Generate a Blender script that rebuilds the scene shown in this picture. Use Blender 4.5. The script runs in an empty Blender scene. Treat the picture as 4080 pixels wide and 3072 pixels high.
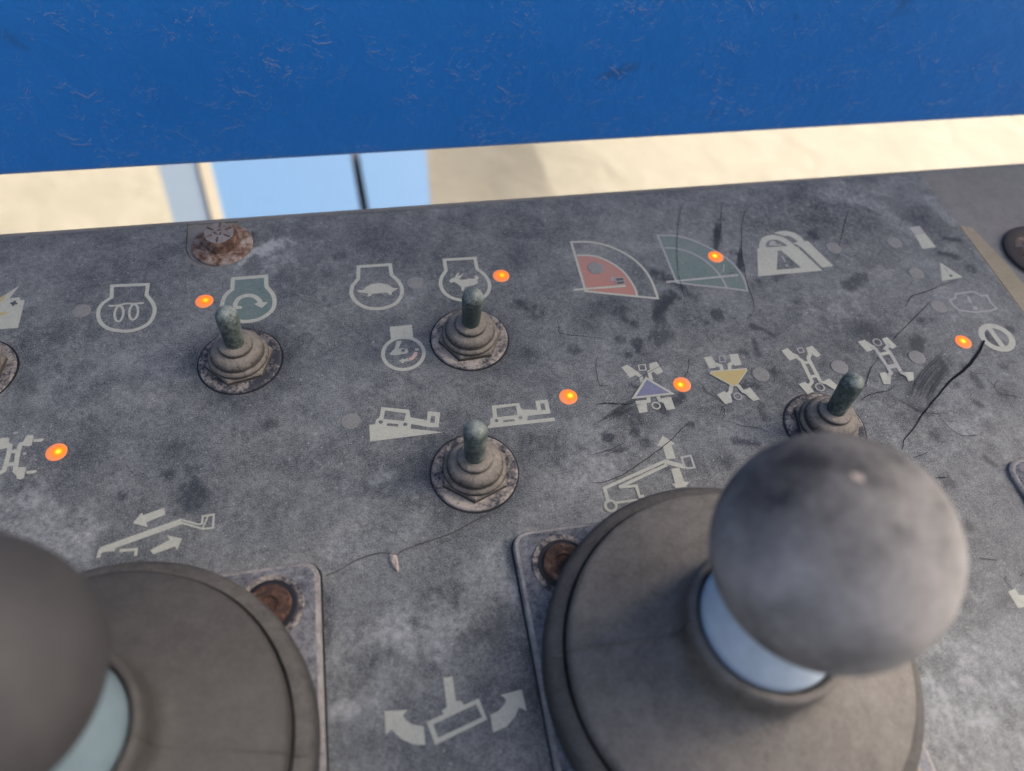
import bpy, bmesh, math, random
import numpy as np
from mathutils import Vector, Matrix
from mathutils.geometry import tessellate_polygon

# ------------------------------------------------------------------ camera, world, sun, exposure
sc = bpy.context.scene
PZ = 1.15                                   # the panel's face is 1.15 m above the ground
FPX, CX, CY = 3015.7, 2040.0, 1536.0        # focal length and centre in photo pixels
RC = np.array([[0.9825518, -0.1746960, 0.0638222],
               [-0.1058935, -0.8075530, -0.5802110],
               [0.1529003, 0.5633290, -0.8119618]])      # panel axes -> camera axes (right, down, forward)
CM = np.array([-35.565, -131.033, 188.867])              # camera above the panel, mm
EXPO = 2.2

cam_d = bpy.data.cameras.new('camera')
cam = bpy.data.objects.new('camera', cam_d)
sc.collection.objects.link(cam)
cam_d.sensor_width = 36.0
cam_d.lens = FPX / 4080.0 * 36.0
cam_d.clip_start, cam_d.clip_end = 0.01, 200.0
M = Matrix(((RC[0][0], -RC[1][0], -RC[2][0], CM[0] / 1000),
            (RC[0][1], -RC[1][1], -RC[2][1], CM[1] / 1000),
            (RC[0][2], -RC[1][2], -RC[2][2], CM[2] / 1000 + PZ),
            (0, 0, 0, 1)))
cam.matrix_world = M
cam_d.dof.use_dof = True
cam_d.dof.focus_distance = 0.228
cam_d.dof.aperture_fstop = 8.5
sc.camera = cam

SUN_EL, SUN_ROT = math.radians(36), math.radians(64)
world = bpy.data.worlds.new('World')
sc.world = world
world.use_nodes = True
wn = world.node_tree.nodes
sky = wn.new('ShaderNodeTexSky')
sky.sky_type = 'NISHITA'
sky.sun_disc = False
sky.sun_elevation, sky.sun_rotation = SUN_EL, SUN_ROT
sky.air_density, sky.dust_density, sky.ozone_density = 0.42, 8.5, 0.0
world.node_tree.links.new(sky.outputs[0], wn['Background'].inputs[0])
wn['Background'].inputs[1].default_value = 0.15

sun_d = bpy.data.lights.new('sun', 'SUN')
sun_d.energy, sun_d.angle, sun_d.color = 2.0, math.radians(0.5), (1.0, 0.93, 0.82)
sun = bpy.data.objects.new('sun', sun_d)
sc.collection.objects.link(sun)
sdir = Vector((math.sin(SUN_ROT) * math.cos(SUN_EL), math.cos(SUN_ROT) * math.cos(SUN_EL), math.sin(SUN_EL)))
sun.rotation_euler = sdir.to_track_quat('Z', 'Y').to_euler()
sun.location = (2, 1, 4)
sc.view_settings.view_transform = 'Standard'
sc.view_settings.look = 'None'
sc.view_settings.gamma = 1.0
sc.view_settings.exposure = EXPO

random.seed(4)
rng = np.random.default_rng(4)
COL = sc.collection

# ------------------------------------------------------------------ photo pixel -> place
def ray(x, y):
    d = np.array([(x - CX) / FPX, (y - CY) / FPX, 1.0])
    return d @ RC
def up(p, z=0.0):                            # pixel -> point (mm) on the plane z above the panel face
    d = ray(*p)
    return CM + d * ((z - CM[2]) / d[2])
def upy(p, y):                               # pixel -> point on an upright plane
    d = ray(*p)
    return CM + d * ((y - CM[1]) / d[1])
ZO = {'a': (0, 800, .4802), 'b': (1000, 900, .5425), 'c': (2200, 800, .5425), 'd': (3280, 600, .4802),
      'e': (0, 1600, .8833), 'f': (1300, 1500, .5425), 'g': (2200, 1300, .6329), 'i': (1200, 2200, .5425),
      'k': (2000, 1700, .9403), 'A': (3350, 1200, .3601), 'B': (3600, 1750, .7934), 'C': (2350, 1650, .2712),
      'D': (0, 1650, .2101), 'E': (700, 830, .2034), 'F': (750, 1150, .2701), 'G': (3000, 1350, .2712),
      'H': (2950, 850, .226), 'n': (0, 0, 1.0)}
def Q(k, x, y):
    o = ZO[k]
    return (o[0] + x * o[2], o[1] + y * o[2])
def U(k, x, y, z=0.0):
    return up(Q(k, x, y), z)[:2]

# ------------------------------------------------------------------ materials
def mk(name):
    m = bpy.data.materials.new(name)
    m.use_nodes = True
    nt = m.node_tree
    return m, nt, nt.nodes['Principled BSDF']
def N(nt, typ, **kw):
    n = nt.nodes.new(typ)
    for k, v in kw.items():
        if k.startswith('_'):
            setattr(n, k[1:], v)
    return n
def L(nt, a, b):
    nt.links.new(a, b)
def noise(nt, scale, detail=4, rough=.55, dist=0.0, vec=None, off=None):
    n = nt.nodes.new('ShaderNodeTexNoise')
    n.inputs['Scale'].default_value = scale
    n.inputs['Detail'].default_value = detail
    n.inputs['Roughness'].default_value = rough
    n.inputs['Distortion'].default_value = dist
    if vec is None:
        vec = nt.nodes.new('ShaderNodeNewGeometry').outputs['Position']
    if off is not None:
        mp = nt.nodes.new('ShaderNodeMapping')
        mp.inputs['Location'].default_value = off[:3]
        if len(off) > 3:
            mp.inputs['Scale'].default_value = off[3]
        L(nt, vec, mp.inputs[0]); vec = mp.outputs[0]
    L(nt, vec, n.inputs['Vector'])
    return n.outputs['Fac']
def math_(nt, op, a, b=None, clamp=False):
    n = nt.nodes.new('ShaderNodeMath')
    n.operation = op; n.use_clamp = clamp
    for i, v in enumerate((a, b)):
        if v is None: continue
        if isinstance(v, (int, float)): n.inputs[i].default_value = v
        else: L(nt, v, n.inputs[i])
    return n.outputs[0]
def lin(nt, terms, bias=0.0, clamp=True):    # sum of (socket, weight), noise centred on .5
    s = None
    for t, w in terms:
        v = math_(nt, 'MULTIPLY', math_(nt, 'SUBTRACT', t, .5), w)
        s = v if s is None else math_(nt, 'ADD', s, v)
    return math_(nt, 'ADD', s, bias, clamp)
def ramp(nt, fac, stops):
    r = nt.nodes.new('ShaderNodeValToRGB')
    e = r.color_ramp.elements
    while len(e) < len(stops): e.new(.5)
    for i, (p, c) in enumerate(stops):
        e[i].position = p
        e[i].color = (*c, 1) if len(c) == 3 else c
    L(nt, fac, r.inputs[0])
    return r.outputs[0]
def mixc(nt, fac, a, b):
    n = nt.nodes.new('ShaderNodeMix'); n.data_type = 'RGBA'
    if isinstance(fac, (int, float)): n.inputs[0].default_value = fac
    else: L(nt, fac, n.inputs[0])
    for i, v in ((6, a), (7, b)):
        if isinstance(v, tuple): n.inputs[i].default_value = (*v, 1)
        else: L(nt, v, n.inputs[i])
    return n.outputs[2]
def bump(nt, h, bsdf, strength=.3, dist=.0003):
    b = nt.nodes.new('ShaderNodeBump')
    b.inputs['Strength'].default_value = strength
    b.inputs['Distance'].default_value = dist
    L(nt, h, b.inputs['Height']); L(nt, b.outputs[0], bsdf.inputs['Normal'])

DUST = (.33, .315, .30)
TAN = (.36, .315, .265)

def face_dust(nt, bias, attr=False, amp=1.0):
    n1 = noise(nt, 26, 4, .6)
    n2 = noise(nt, 150, 5, .65, .3)
    n3 = noise(nt, 700, 3, .6)
    n4 = noise(nt, 2600, 2, .65)
    m = lin(nt, [(n1, .58 * amp), (n2, .48 * amp), (n3, .68 * amp), (n4, 1.65 * amp)], bias, False)
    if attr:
        a = nt.nodes.new('ShaderNodeAttribute'); a.attribute_name = 'dirt_shade'
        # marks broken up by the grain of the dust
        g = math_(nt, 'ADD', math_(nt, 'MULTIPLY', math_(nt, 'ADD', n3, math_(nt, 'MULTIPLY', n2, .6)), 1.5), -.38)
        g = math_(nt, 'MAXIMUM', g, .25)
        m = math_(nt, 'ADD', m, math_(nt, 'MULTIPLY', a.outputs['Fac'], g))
    return math_(nt, 'MINIMUM', math_(nt, 'MAXIMUM', m, 0.0), 1.0), n2, n3, n4

def mat_panel():
    m, nt, b = mk('dusty_decal')
    d, n2, n3, n4 = face_dust(nt, .345, True)
    tint = noise(nt, 40, 3, .5, 0, None, (3, 1, 0))
    dust = mixc(nt, math_(nt, 'MULTIPLY', tint, 1.0), (.252, .267, .266), (.290, .291, .264))
    c = mixc(nt, d, (.024, .0285, .031), dust)
    sp = ramp(nt, noise(nt, 1100, 1, .5, 0, None, (7, 2, 0)), [(.0, (0, 0, 0)), (.70, (0, 0, 0)), (.76, (1, 1, 1))])
    c = mixc(nt, math_(nt, 'MULTIPLY', sp, .5), c, (.40, .385, .36))
    L(nt, c, b.inputs['Base Color'])
    L(nt, math_(nt, 'ADD', math_(nt, 'MULTIPLY', d, .35), .5), b.inputs['Roughness'])
    b.inputs['Specular IOR Level'].default_value = .35
    bump(nt, math_(nt, 'ADD', n4, n3), b, .45, .00016)
    return m
def mat_print(name, col, dust=.18, amp=.55):
    m, nt, b = mk(name)
    d, n2, n3, n4 = face_dust(nt, dust, False, amp)
    c = mixc(nt, d, col, (.20, .195, .19))
    L(nt, c, b.inputs['Base Color'])
    b.inputs['Roughness'].default_value = .7
    b.inputs['Specular IOR Level'].default_value = .25
    bump(nt, n4, b, .25, .0001)
    return m
def mat_coat(name, base, dust, bias, scale=1.0, amp=1.0, rough=.75, upw=.0, bstr=.35, spec=.3, big=0.8):
    """a base colour under uneven dust; upw adds dust on faces that look up"""
    m, nt, b = mk(name)
    n1 = noise(nt, 45 * scale, 4, .6)
    n2 = noise(nt, 320 * scale, 4, .6, .4)
    n3 = noise(nt, 1500 * scale, 3, .6)
    d = lin(nt, [(n1, big * amp), (n2, .8 * amp), (n3, .7 * amp)], bias, False)
    if upw:
        g = nt.nodes.new('ShaderNodeNewGeometry')
        s = nt.nodes.new('ShaderNodeSeparateXYZ'); L(nt, g.outputs['Normal'], s.inputs[0])
        d = math_(nt, 'ADD', d, math_(nt, 'MULTIPLY', math_(nt, 'SUBTRACT', s.outputs['Z'], .55), upw))
    d = math_(nt, 'MINIMUM', math_(nt, 'MAXIMUM', d, 0.0), 1.0)
    L(nt, mixc(nt, d, base, dust), b.inputs['Base Color'])
    b.inputs['Roughness'].default_value = rough
    b.inputs['Specular IOR Level'].default_value = spec
    bump(nt, math_(nt, 'ADD', n3, math_(nt, 'MULTIPLY', n2, 1.5)), b, bstr, .00022)
    return m
def mat_rust(name, tan=.5):
    m, nt, b = mk(name)
    n1 = noise(nt, 230, 5, .65, .8)
    n2 = noise(nt, 900, 4, .6)
    d = lin(nt, [(n1, 2.2), (n2, .9)], tan)
    c = ramp(nt, d, [(0, (.028, .014, .009)), (.35, (.085, .040, .022)), (.6, (.165, .112, .080)), (1, (.30, .26, .22))])
    L(nt, c, b.inputs['Base Color'])
    b.inputs['Roughness'].default_value = .85
    bump(nt, math_(nt, 'ADD', n1, n2), b, .7, .0004)
    return m
def mat_blue_sheet():
    m, nt, b = mk('flaking_blue_paint')
    n1 = noise(nt, 9, 4, .6)
    n2 = noise(nt, 60, 5, .65, .6)
    # raised chips: thin arcs where a warped noise crosses a level, only in patches
    def flakes(scale, off, lo, hi, dz):
        n = noise(nt, scale, 5, .66, .9, None, (off, 1.0, 2.0))
        n_ = noise(nt, scale, 5, .66, .9, None, (off, 1.0, 2.0 - dz))
        a = ramp(nt, n, [(lo, (0, 0, 0)), (hi, (1, 1, 1))])
        b_ = ramp(nt, n_, [(lo, (1, 1, 1)), (hi, (0, 0, 0))])
        return math_(nt, 'MULTIPLY', a, b_), n
    e1, w = flakes(120, 0.0, .585, .615, .0006)
    e2, w2 = flakes(280, 4.0, .58, .62, .0004)
    patch = ramp(nt, noise(nt, 45, 4, .65, 0, None, (5, 1, 2)), [(.44, (0, 0, 0)), (.62, (1, 1, 1))])
    chip = math_(nt, 'MULTIPLY', math_(nt, 'MAXIMUM', e1, math_(nt, 'MULTIPLY', e2, .8)), patch)
    fine = ramp(nt, noise(nt, 420, 3, .6, .5, None, (1, 8, 2)), [(.66, (0, 0, 0)), (.76, (1, 1, 1))])
    c = mixc(nt, lin(nt, [(n1, 1.0), (n2, .5)], .5), (.007, .130, .40), (.018, .190, .54))
    stain = ramp(nt, noise(nt, 34, 4, .6, .3, None, (11, 3, 2)), [(.66, (0, 0, 0)), (.76, (1, 1, 1))])
    c = mixc(nt, math_(nt, 'MULTIPLY', stain, .55), c, (.02, .06, .13))
    c = mixc(nt, math_(nt, 'MULTIPLY', fine, .16), c, (.22, .28, .36))
    c = mixc(nt, math_(nt, 'MULTIPLY', chip, .40), c, (.34, .35, .36))
    L(nt, c, b.inputs['Base Color'])
    b.inputs['Roughness'].default_value = .55
    b.inputs['Specular IOR Level'].default_value = .3
    bump(nt, math_(nt, 'ADD', math_(nt, 'MULTIPLY', w, 1.5), math_(nt, 'ADD', chip, math_(nt, 'MULTIPLY', n2, 1.0))), b, .32, .0008)
    return m
def mat_ground():
    m, nt, b = mk('sunlit_concrete')
    n1 = noise(nt, 1.3, 6, .6, .4)
    n2 = noise(nt, 9, 5, .6, .6)
    n3 = noise(nt, 90, 3, .6)
    d = lin(nt, [(n1, .8), (n2, .8), (n3, .3)], .5)
    L(nt, ramp(nt, d, [(0, (.096, .088, .063)), (.5, (.125, .117, .087)), (1, (.148, .140, .108))]), b.inputs['Base Color'])
    b.inputs['Roughness'].default_value = .9
    bump(nt, n2, b, .4, .02)
    return m
def mat_lit():
    m, nt, b = mk('lit_orange_lens')
    a = nt.nodes.new('ShaderNodeAttribute'); a.attribute_name = 'spot'
    c = ramp(nt, a.outputs['Fac'], [(0, (.52, .16, .07)), (.34, (.80, .16, .012)), (.55, (1.0, .20, .0)),
                                    (.8, (1.0, .40, .0)), (1, (1.0, .80, .06))])
    L(nt, mixc(nt, .5, c, (.3, .1, .03)), b.inputs['Base Color'])
    L(nt, c, b.inputs['Emission Color'])
    b.inputs['Emission Strength'].default_value = 1.0 * .92 / 2 ** EXPO
    b.inputs['Roughness'].default_value = .6
    b.inputs['Specular IOR Level'].default_value = .2
    return m
def mat_plain(name, col, rough=.7, spec=.3, metal=0):
    m, nt, b = mk(name)
    n = noise(nt, 300, 4, .6)
    c = mixc(nt, lin(nt, [(n, 1.2)], .5), tuple(v * .8 for v in col), tuple(min(1, v * 1.15) for v in col))
    L(nt, c, b.inputs['Base Color'])
    b.inputs['Roughness'].default_value = rough
    b.inputs['Specular IOR Level'].default_value = spec
    b.inputs['Metallic'].default_value = metal
    return m

MT = {
    'panel': mat_panel(),
    'print': mat_print('print_off_white', (.36, .365, .29), .20, .95),
    'fade': mat_print('print_worn_white', (.36, .36, .315), .5, 1.0),
    'dim': mat_print('print_grey', (.27, .27, .255), .3, .8),
    'green': mat_print('print_green', (.05, .115, .095), .40, 1.0),
    'red': mat_print('print_red', (.36, .135, .09), .34, .9),
    'yellow': mat_print('print_yellow', (.38, .30, .105), .15, .6),
    'blue': mat_print('print_blue', (.095, .105, .20), .38, .9),
    'dark': mat_print('print_dark', (.035, .038, .046), .25, .9),
    'pink': mat_print('print_pink', (.48, .34, .27), .2, .6),
    'lens': mat_print('unlit_lens', (.135, .138, .115), .52, 1.5),
    'lit': mat_lit(),
    'crack': mat_plain('crack_in_decal', (.010, .010, .013), .9, .05),
    'scratch': mat_plain('scratched_decal', (.034, .036, .042), .7),
    'ring': mat_plain('dirty_black_rubber', (.05, .044, .038), .8),
    'metal': mat_coat('dusty_grey_sheet', (.07, .07, .066), (.20, .193, .175), .62, .6, .7),
    'strip': mat_coat('yellowed_sealant', (.15, .125, .075), (.27, .235, .165), .62, .6, .8),
    'plate': mat_coat('dusty_plate', (.026, .029, .037), (.25, .25, .25), .36, 1.6, 1.7),
    'rubber': mat_coat('dusty_rubber', (.040, .036, .029), (.188, .172, .148), .46, .8, .85, .75, .30, .35, .3, .9),
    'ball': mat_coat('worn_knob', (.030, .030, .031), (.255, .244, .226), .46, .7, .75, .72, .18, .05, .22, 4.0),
    'ball2': mat_coat('worn_shaded_knob', (.026, .026, .027), (.052, .050, .049), .42, .6, .7, .75, .15, .05, .18, 3.6),  # left knob: dimmer light on its side painted into the colour
    'rubber2': mat_coat('shaded_rubber', (.030, .028, .024), (.076, .072, .065), .40, .8, .9, .75, .3, .35, .3, .9),  # left boot, darkened in colour for the light falling off to the left
    'rim': mat_coat('dark_rubber_rim', (.024, .023, .021), (.12, .112, .098), .38, .8, .9, .8, .3, .3, .25, .9),
    'collar2': mat_plain('dark_blue_collar', (.12, .165, .18), .6),  # darker blue for the left collar
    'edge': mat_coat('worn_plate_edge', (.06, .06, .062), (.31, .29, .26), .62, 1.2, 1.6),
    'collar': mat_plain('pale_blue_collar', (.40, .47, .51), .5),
    'boot': mat_coat('dirty_switch_boot', (.050, .044, .036), (.27, .24, .195), .26, 1.4, 1.15, .85, .8, .8, .3, .35),
    'washer': mat_coat('dusty_washer', (.034, .036, .044), (.30, .265, .22), .42, .75, 3.4, .8, .0, .5),
    'lever': mat_coat('worn_green_lever', (.034, .048, .040), (.25, .28, .245), .36, 2.4, 2.0, .6, .45, .4),
    'rust': mat_rust('rust', .20),
    'rustdust': mat_rust('rust_under_dust', .58),
    'rusthead': mat_rust('rust_on_head', .36),
    'rustdark': mat_rust('dark_rust', .32),
    'cap': mat_coat('grey_bolt_face', (.08, .05, .033), (.215, .207, .20), .62, 1.5, 1.8),
    'black': mat_plain('black_rubber_and_shade', (.012, .012, .014), .6),
    'sheet': mat_blue_sheet(),
    'beam': mat_plain('pale_blue_paint', (.044, .090, .155), .45),
    'beam2': mat_plain('grey_blue_paint', (.066, .088, .112), .55),
    'cream': mat_plain('cream_edge', (.15, .135, .10), .6),
    'ground': mat_ground(),
    'flake': mat_coat('dry_flake', (.20, .15, .11), (.40, .35, .30), .6, 1.5, 1.0),
    'hair': mat_plain('dark_hair', (.05, .045, .04), .6),
}

# ------------------------------------------------------------------ mesh helpers (mm in, metres out)
def tag(o, label=None, cat=None, group=None, kind=None):
    for k, v in (('label', label), ('category', cat), ('group', group), ('kind', kind)):
        if v: o[k] = v
    return o
def obj(name, verts, faces, mats, parent=None, smooth=False, midx=None, world=True):
    me = bpy.data.meshes.new(name)
    dz = PZ if (world and parent is None) else 0.0
    me.from_pydata([(v[0] / 1000, v[1] / 1000, v[2] / 1000) for v in verts], [], faces)
    for k in (mats if isinstance(mats, (list, tuple)) else [mats]):
        me.materials.append(MT[k])
    if midx is not None:
        me.polygons.foreach_set('material_index', midx)
    if smooth:
        me.polygons.foreach_set('use_smooth', [True] * len(me.polygons))
        if smooth != 'all':
            me.set_sharp_from_angle(angle=math.radians(smooth if smooth is not True else 40))
    me.update()
    o = bpy.data.objects.new(name, me)
    COL.objects.link(o)
    o.parent = parent
    o.location = (0, 0, dz)
    return o
def empty(name, x, y, z=0.0):
    o = bpy.data.objects.new(name, None)
    o.empty_display_size = .01
    COL.objects.link(o)
    o.location = (x / 1000, y / 1000, z / 1000 + PZ)
    return o
def lathe(prof, seg=64, wob=0.0, wseed=0):
    v, f = [], []
    r_ = random.Random(wseed)
    ph = [r_.uniform(0, 6.28) for _ in range(4)]
    for r, z in prof:
        for k in range(seg):
            t = 2 * math.pi * k / seg
            w = 1 + wob * (math.sin(2 * t + ph[0]) + .6 * math.sin(3 * t + ph[1] + z * .3) + .4 * math.sin(7 * t + ph[2] + z))
            v.append((r * w * math.cos(t), r * w * math.sin(t), z))
    n = len(prof)
    for i in range(n - 1):
        for k in range(seg):
            a, b = i * seg + k, i * seg + (k + 1) % seg
            f.append((a, b, b + seg, a + seg))
    f.append(tuple(range(seg - 1, -1, -1)))
    f.append(tuple((n - 1) * seg + k for k in range(seg)))
    return v, f
def tf(vf, loc=(0, 0, 0), mat=None):
    v, f = vf
    out = []
    for p in v:
        q = Vector(p)
        if mat is not None: q = mat @ q
        out.append((q.x + loc[0], q.y + loc[1], q.z + loc[2]))
    return out, f
def prism(loops):                            # stacked rings of equal vertex count, closed
    v = [p for lp in loops for p in lp]
    n = len(loops[0]); f = []
    for i in range(len(loops) - 1):
        for k in range(n):
            a, b = i * n + k, i * n + (k + 1) % n
            f.append((a, b, b + n, a + n))
    f.append(tuple(range(n - 1, -1, -1)))
    f.append(tuple((len(loops) - 1) * n + k for k in range(n)))
    return v, f
def rrect(hx, hy, r, z, seg=8, cx=0, cy=0):
    pts = []
    for sx, sy, a0 in ((1, 1, 0), (-1, 1, 90), (-1, -1, 180), (1, -1, 270)):
        for k in range(seg + 1):
            t = math.radians(a0 + 90 * k / seg)
            pts.append((cx + sx * (hx - r) + r * math.cos(t), cy + sy * (hy - r) + r * math.sin(t), z))
    return pts
def box(x0, x1, y0, y1, z0, z1):
    c = [(x0, y0), (x1, y0), (x1, y1), (x0, y1)]
    return prism([[(x, y, z0) for x, y in c], [(x, y, z1) for x, y in c]])
def join(*vfs):
    v, f = [], []
    for a, b in vfs:
        o = len(v); v += list(a); f += [tuple(i + o for i in q) for q in b]
    return v, f
def tube(pts, r, seg=6):
    pts = [Vector(p) for p in pts]
    v, f = [], []
    for i, p in enumerate(pts):
        d = (pts[min(i + 1, len(pts) - 1)] - pts[max(i - 1, 0)]).normalized()
        a = d.cross(Vector((0, 0, 1))); a = a.normalized() if a.length > 1e-6 else Vector((1, 0, 0))
        b = d.cross(a)
        rr = r[i] if isinstance(r, (list, tuple)) else r
        for k in range(seg):
            t = 2 * math.pi * k / seg
            v.append(tuple(p + a * rr * math.cos(t) + b * rr * math.sin(t)))
    for i in range(len(pts) - 1):
        for k in range(seg):
            x, y = i * seg + k, i * seg + (k + 1) % seg
            f.append((x, y, y + seg, x + seg))
    f.append(tuple(range(seg - 1, -1, -1))); f.append(tuple((len(pts) - 1) * seg + k for k in range(seg)))
    return v, f
def smooth_line(pts, n=6):
    """Catmull-Rom through 2D points"""
    P = [np.array(p, float) for p in pts]
    P = [2 * P[0] - P[1]] + P + [2 * P[-1] - P[-2]]
    out = []
    for i in range(1, len(P) - 2):
        for k in range(n):
            t = k / n
            out.append(.5 * (2 * P[i] + (P[i + 1] - P[i - 1]) * t + (2 * P[i - 1] - 5 * P[i] + 4 * P[i + 1] - P[i + 2]) * t * t
                             + (3 * P[i] - P[i - 1] - 3 * P[i + 1] + P[i + 2]) * t ** 3))
    out.append(P[-2])
    return out

# ------------------------------------------------------------------ the ground far below and the machine's frame in the gap
gz = -PZ * 1000
obj_g = obj('ground', [(-40000, -40000, gz), (40000, -40000, gz), (40000, 40000, gz), (-40000, 40000, gz)], [(0, 1, 2, 3)], 'ground')
tag(obj_g, kind='structure')

def slab(name, px, z, th, mat, parent):
    p = [up(q, z) for q in px]
    lo = [(a[0], a[1], z - th) for a in p]; hi = [(a[0], a[1], z) for a in p]
    v, f = prism([lo, hi])
    return obj(name, [(a[0], a[1], a[2]) for a in v], f, mat, parent)
def ext(p, q, a, b):                         # points beyond both ends of the pixel line p-q
    return ((p[0] + (p[0] - q[0]) * a, p[1] + (p[1] - q[1]) * a), (q[0] + (q[0] - p[0]) * b, q[1] + (q[1] - p[1]) * b))
BZ = -640.0
fr = empty('machine_frame', 0, 0)
lines = {'l': ((632, 668), (685, 862)), 'm0': ((793, 662), (840, 852)), 'm1': ((838, 658), (884, 848)),
         'd0': ((1399, 628), (1432, 815)), 'd1': ((1432, 626), (1466, 812)), 'r': ((1697, 605), (1712, 790))}
ln = {k: ext(*v, .35, .35) for k, v in lines.items()}
def strip(a, b): return [ln[a][1], ln[b][1], ln[b][0], ln[a][0]]
slab('side_plate', strip('l', 'm0'), BZ - 5, 40, 'beam2', fr)
slab('edge_rail', strip('m0', 'm1'), BZ, 70, 'cream', fr)
slab('deck_plate', strip('m1', 'd0'), BZ - 12, 60, 'beam', fr)
slab('dark_slot', strip('d0', 'd1'), BZ - 45, 20, 'black', fr)
slab('deck_plate', strip('d1', 'r'), BZ - 12, 60, 'beam', fr)
sh = [up(q, gz) for q in ((1690, 900), (2225, 860), (2105, 540), (1700, 540))]      # ground to be shaded by added slats out of view
so = [Vector(p) + Vector(sdir) * 600 for p in sh]
zs = so[0].z
NB = 26
for k in range(NB):
    a, b = (k + .0) / NB, (k + .36) / NB
    q = [so[0].lerp(so[3], a), so[1].lerp(so[2], a), so[1].lerp(so[2], b), so[0].lerp(so[3], b)]
    v, f = prism([[(p.x, p.y, zs - 9) for p in q], [(p.x, p.y, zs) for p in q]])
    obj('shade_bar', v, f, 'beam2', fr)  # unseen slats behind the cover, added to cast a half shadow
obj('shade_leg', *box(640, 740, 1890, 1990, gz, zs - 12.5), 'beam2', fr)  # leg, frame and bracket are added only to carry the shading slats
obj('shade_frame', *box(so[0].x - 8, so[0].x, so[0].y - 10, so[3].y, zs - 30, zs - 9.5), 'beam2', fr)
obj('shade_bracket', *box(380, 640, 1910, 1960, zs - 70, zs - 14), 'beam2', fr)
tag(fr, 'pale blue painted steel frame with cream rail and dark slot, seen below the gap', 'machine frame')

# ------------------------------------------------------------------ the blue cover behind the panel
YB = 110.0
zb0 = upy((2040, 590), YB)[2]
cov = empty('blue_cover', 0, YB, zb0)
def sheet_mesh():
    W, H, T, R = 1000, 640, 3.0, 3.0
    # bent profile in y,z: return flange at the bottom folded away from the panel
    pr = [(0, H), (0, R)]
    for k in range(1, 7):
        t = math.radians(90 * k / 6)
        pr.append((R - R * math.cos(t), R - R * math.sin(t)))
    pr.append((26, 0))
    inner = [(26, T)]
    for k in range(6, -1, -1):
        t = math.radians(90 * k / 6)
        inner.append((R + .4 - .4 * math.cos(t), T + .4 - .4 * math.sin(t)))
    inner.append((T, H))
    loop = pr + inner
    l0 = [(-W, y, z) for y, z in loop]; l1 = [(W, y, z) for y, z in loop]
    return prism([l0, l1])
v, f = sheet_mesh()
obj('painted_sheet', v, f, 'sheet', cov, smooth=30)
tag(cov, 'upright blue painted metal cover with flaking paint behind the control panel', 'cover')

# ------------------------------------------------------------------ control panel: box, decal, printed symbols
cp = empty('control_panel', 0, 0)
tag(cp, 'dusty dark grey machine control panel printed with off-white symbols', 'control panel')
X0, X1, Y0, Y1 = -260.0, 300.0, -215.0, 86.6
loops = []
for rr, z in ((0, -95), (0, -3.2), (.4, -1.9), (1.2, -1.0), (2.4, -.55), (3.4, -.45)):
    loops.append(rrect((X1 - X0) / 2 - rr, (Y1 - Y0) / 2 - rr, 6, z, 6, (X0 + X1) / 2, (Y0 + Y1) / 2))
v, f = prism(loops)
obj('box', v, f, 'metal', cp, smooth=50)

# decal sheet as a fine grid so that marks in the dust can be laid in
DX0, DX1, DY0, DY1, ST = -200.0, 183.4, -200.0, 82.6, .6
nx, ny = int((DX1 - DX0) / ST) + 1, int((DY1 - DY0) / ST) + 1
gx, gy = np.linspace(DX0, DX1, nx), np.linspace(DY0, DY1, ny)
GX, GY = np.meshgrid(gx, gy)
dirt_shade = np.zeros_like(GX)
def seg_dist(pts):
    """distance to a polyline and position along it 0..1"""
    best = np.full(GX.shape, 1e9); par = np.zeros_like(GX)
    n = len(pts) - 1
    for i in range(n):
        a, b = np.array(pts[i]), np.array(pts[i + 1])
        d = b - a; l2 = (d @ d) + 1e-9
        t = np.clip(((GX - a[0]) * d[0] + (GY - a[1]) * d[1]) / l2, 0, 1)
        dd = np.hypot(GX - a[0] - t * d[0], GY - a[1] - t * d[1])
        m = dd < best
        best[m] = dd[m]; par[m] = ((i + t) / n)[m]
    return best, par
def warp(sc_, seed):
    r = np.random.default_rng(seed)
    o = np.zeros_like(GX)
    for k in range(10):
        a = r.uniform(0, 6.28); q = sc_ * r.uniform(.6, 2.2)
        o += np.sin((GX * math.cos(a) + GY * math.sin(a)) * q + r.uniform(0, 6.28)) / 10 ** .5
    return o
WN1, WN2, WN3 = warp(.35, 1), warp(.9, 2), warp(2.2, 3)
def mark(k, pts, w, amt, rough=.5, taper=False):
    """rub or smear along pixels of zoom k; w is the half width in mm"""
    global dirt_shade
    P = smooth_line([U(k, *p) for p in pts], 5) if len(pts) > 1 else [U(k, *pts[0])] * 2
    lo = np.min(P, 0) - w * 3 - 3; hi = np.max(P, 0) + w * 3 + 3
    if hi[0] < DX0 or lo[0] > DX1: return
    d, t = seg_dist(P)
    ww = w * (1 + rough * .6 * WN1 + rough * .45 * WN2)
    if taper: ww = ww * np.clip(np.sin(np.pi * np.clip(t, .04, .96)), .15, 1)
    mm = np.clip(1.5 - d / np.maximum(ww, .05), 0, 1)
    dirt_shade += (.88 if amt < 0 else .9) * amt * mm * (1 + .55 * rough * WN3).clip(0, 2)
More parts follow.
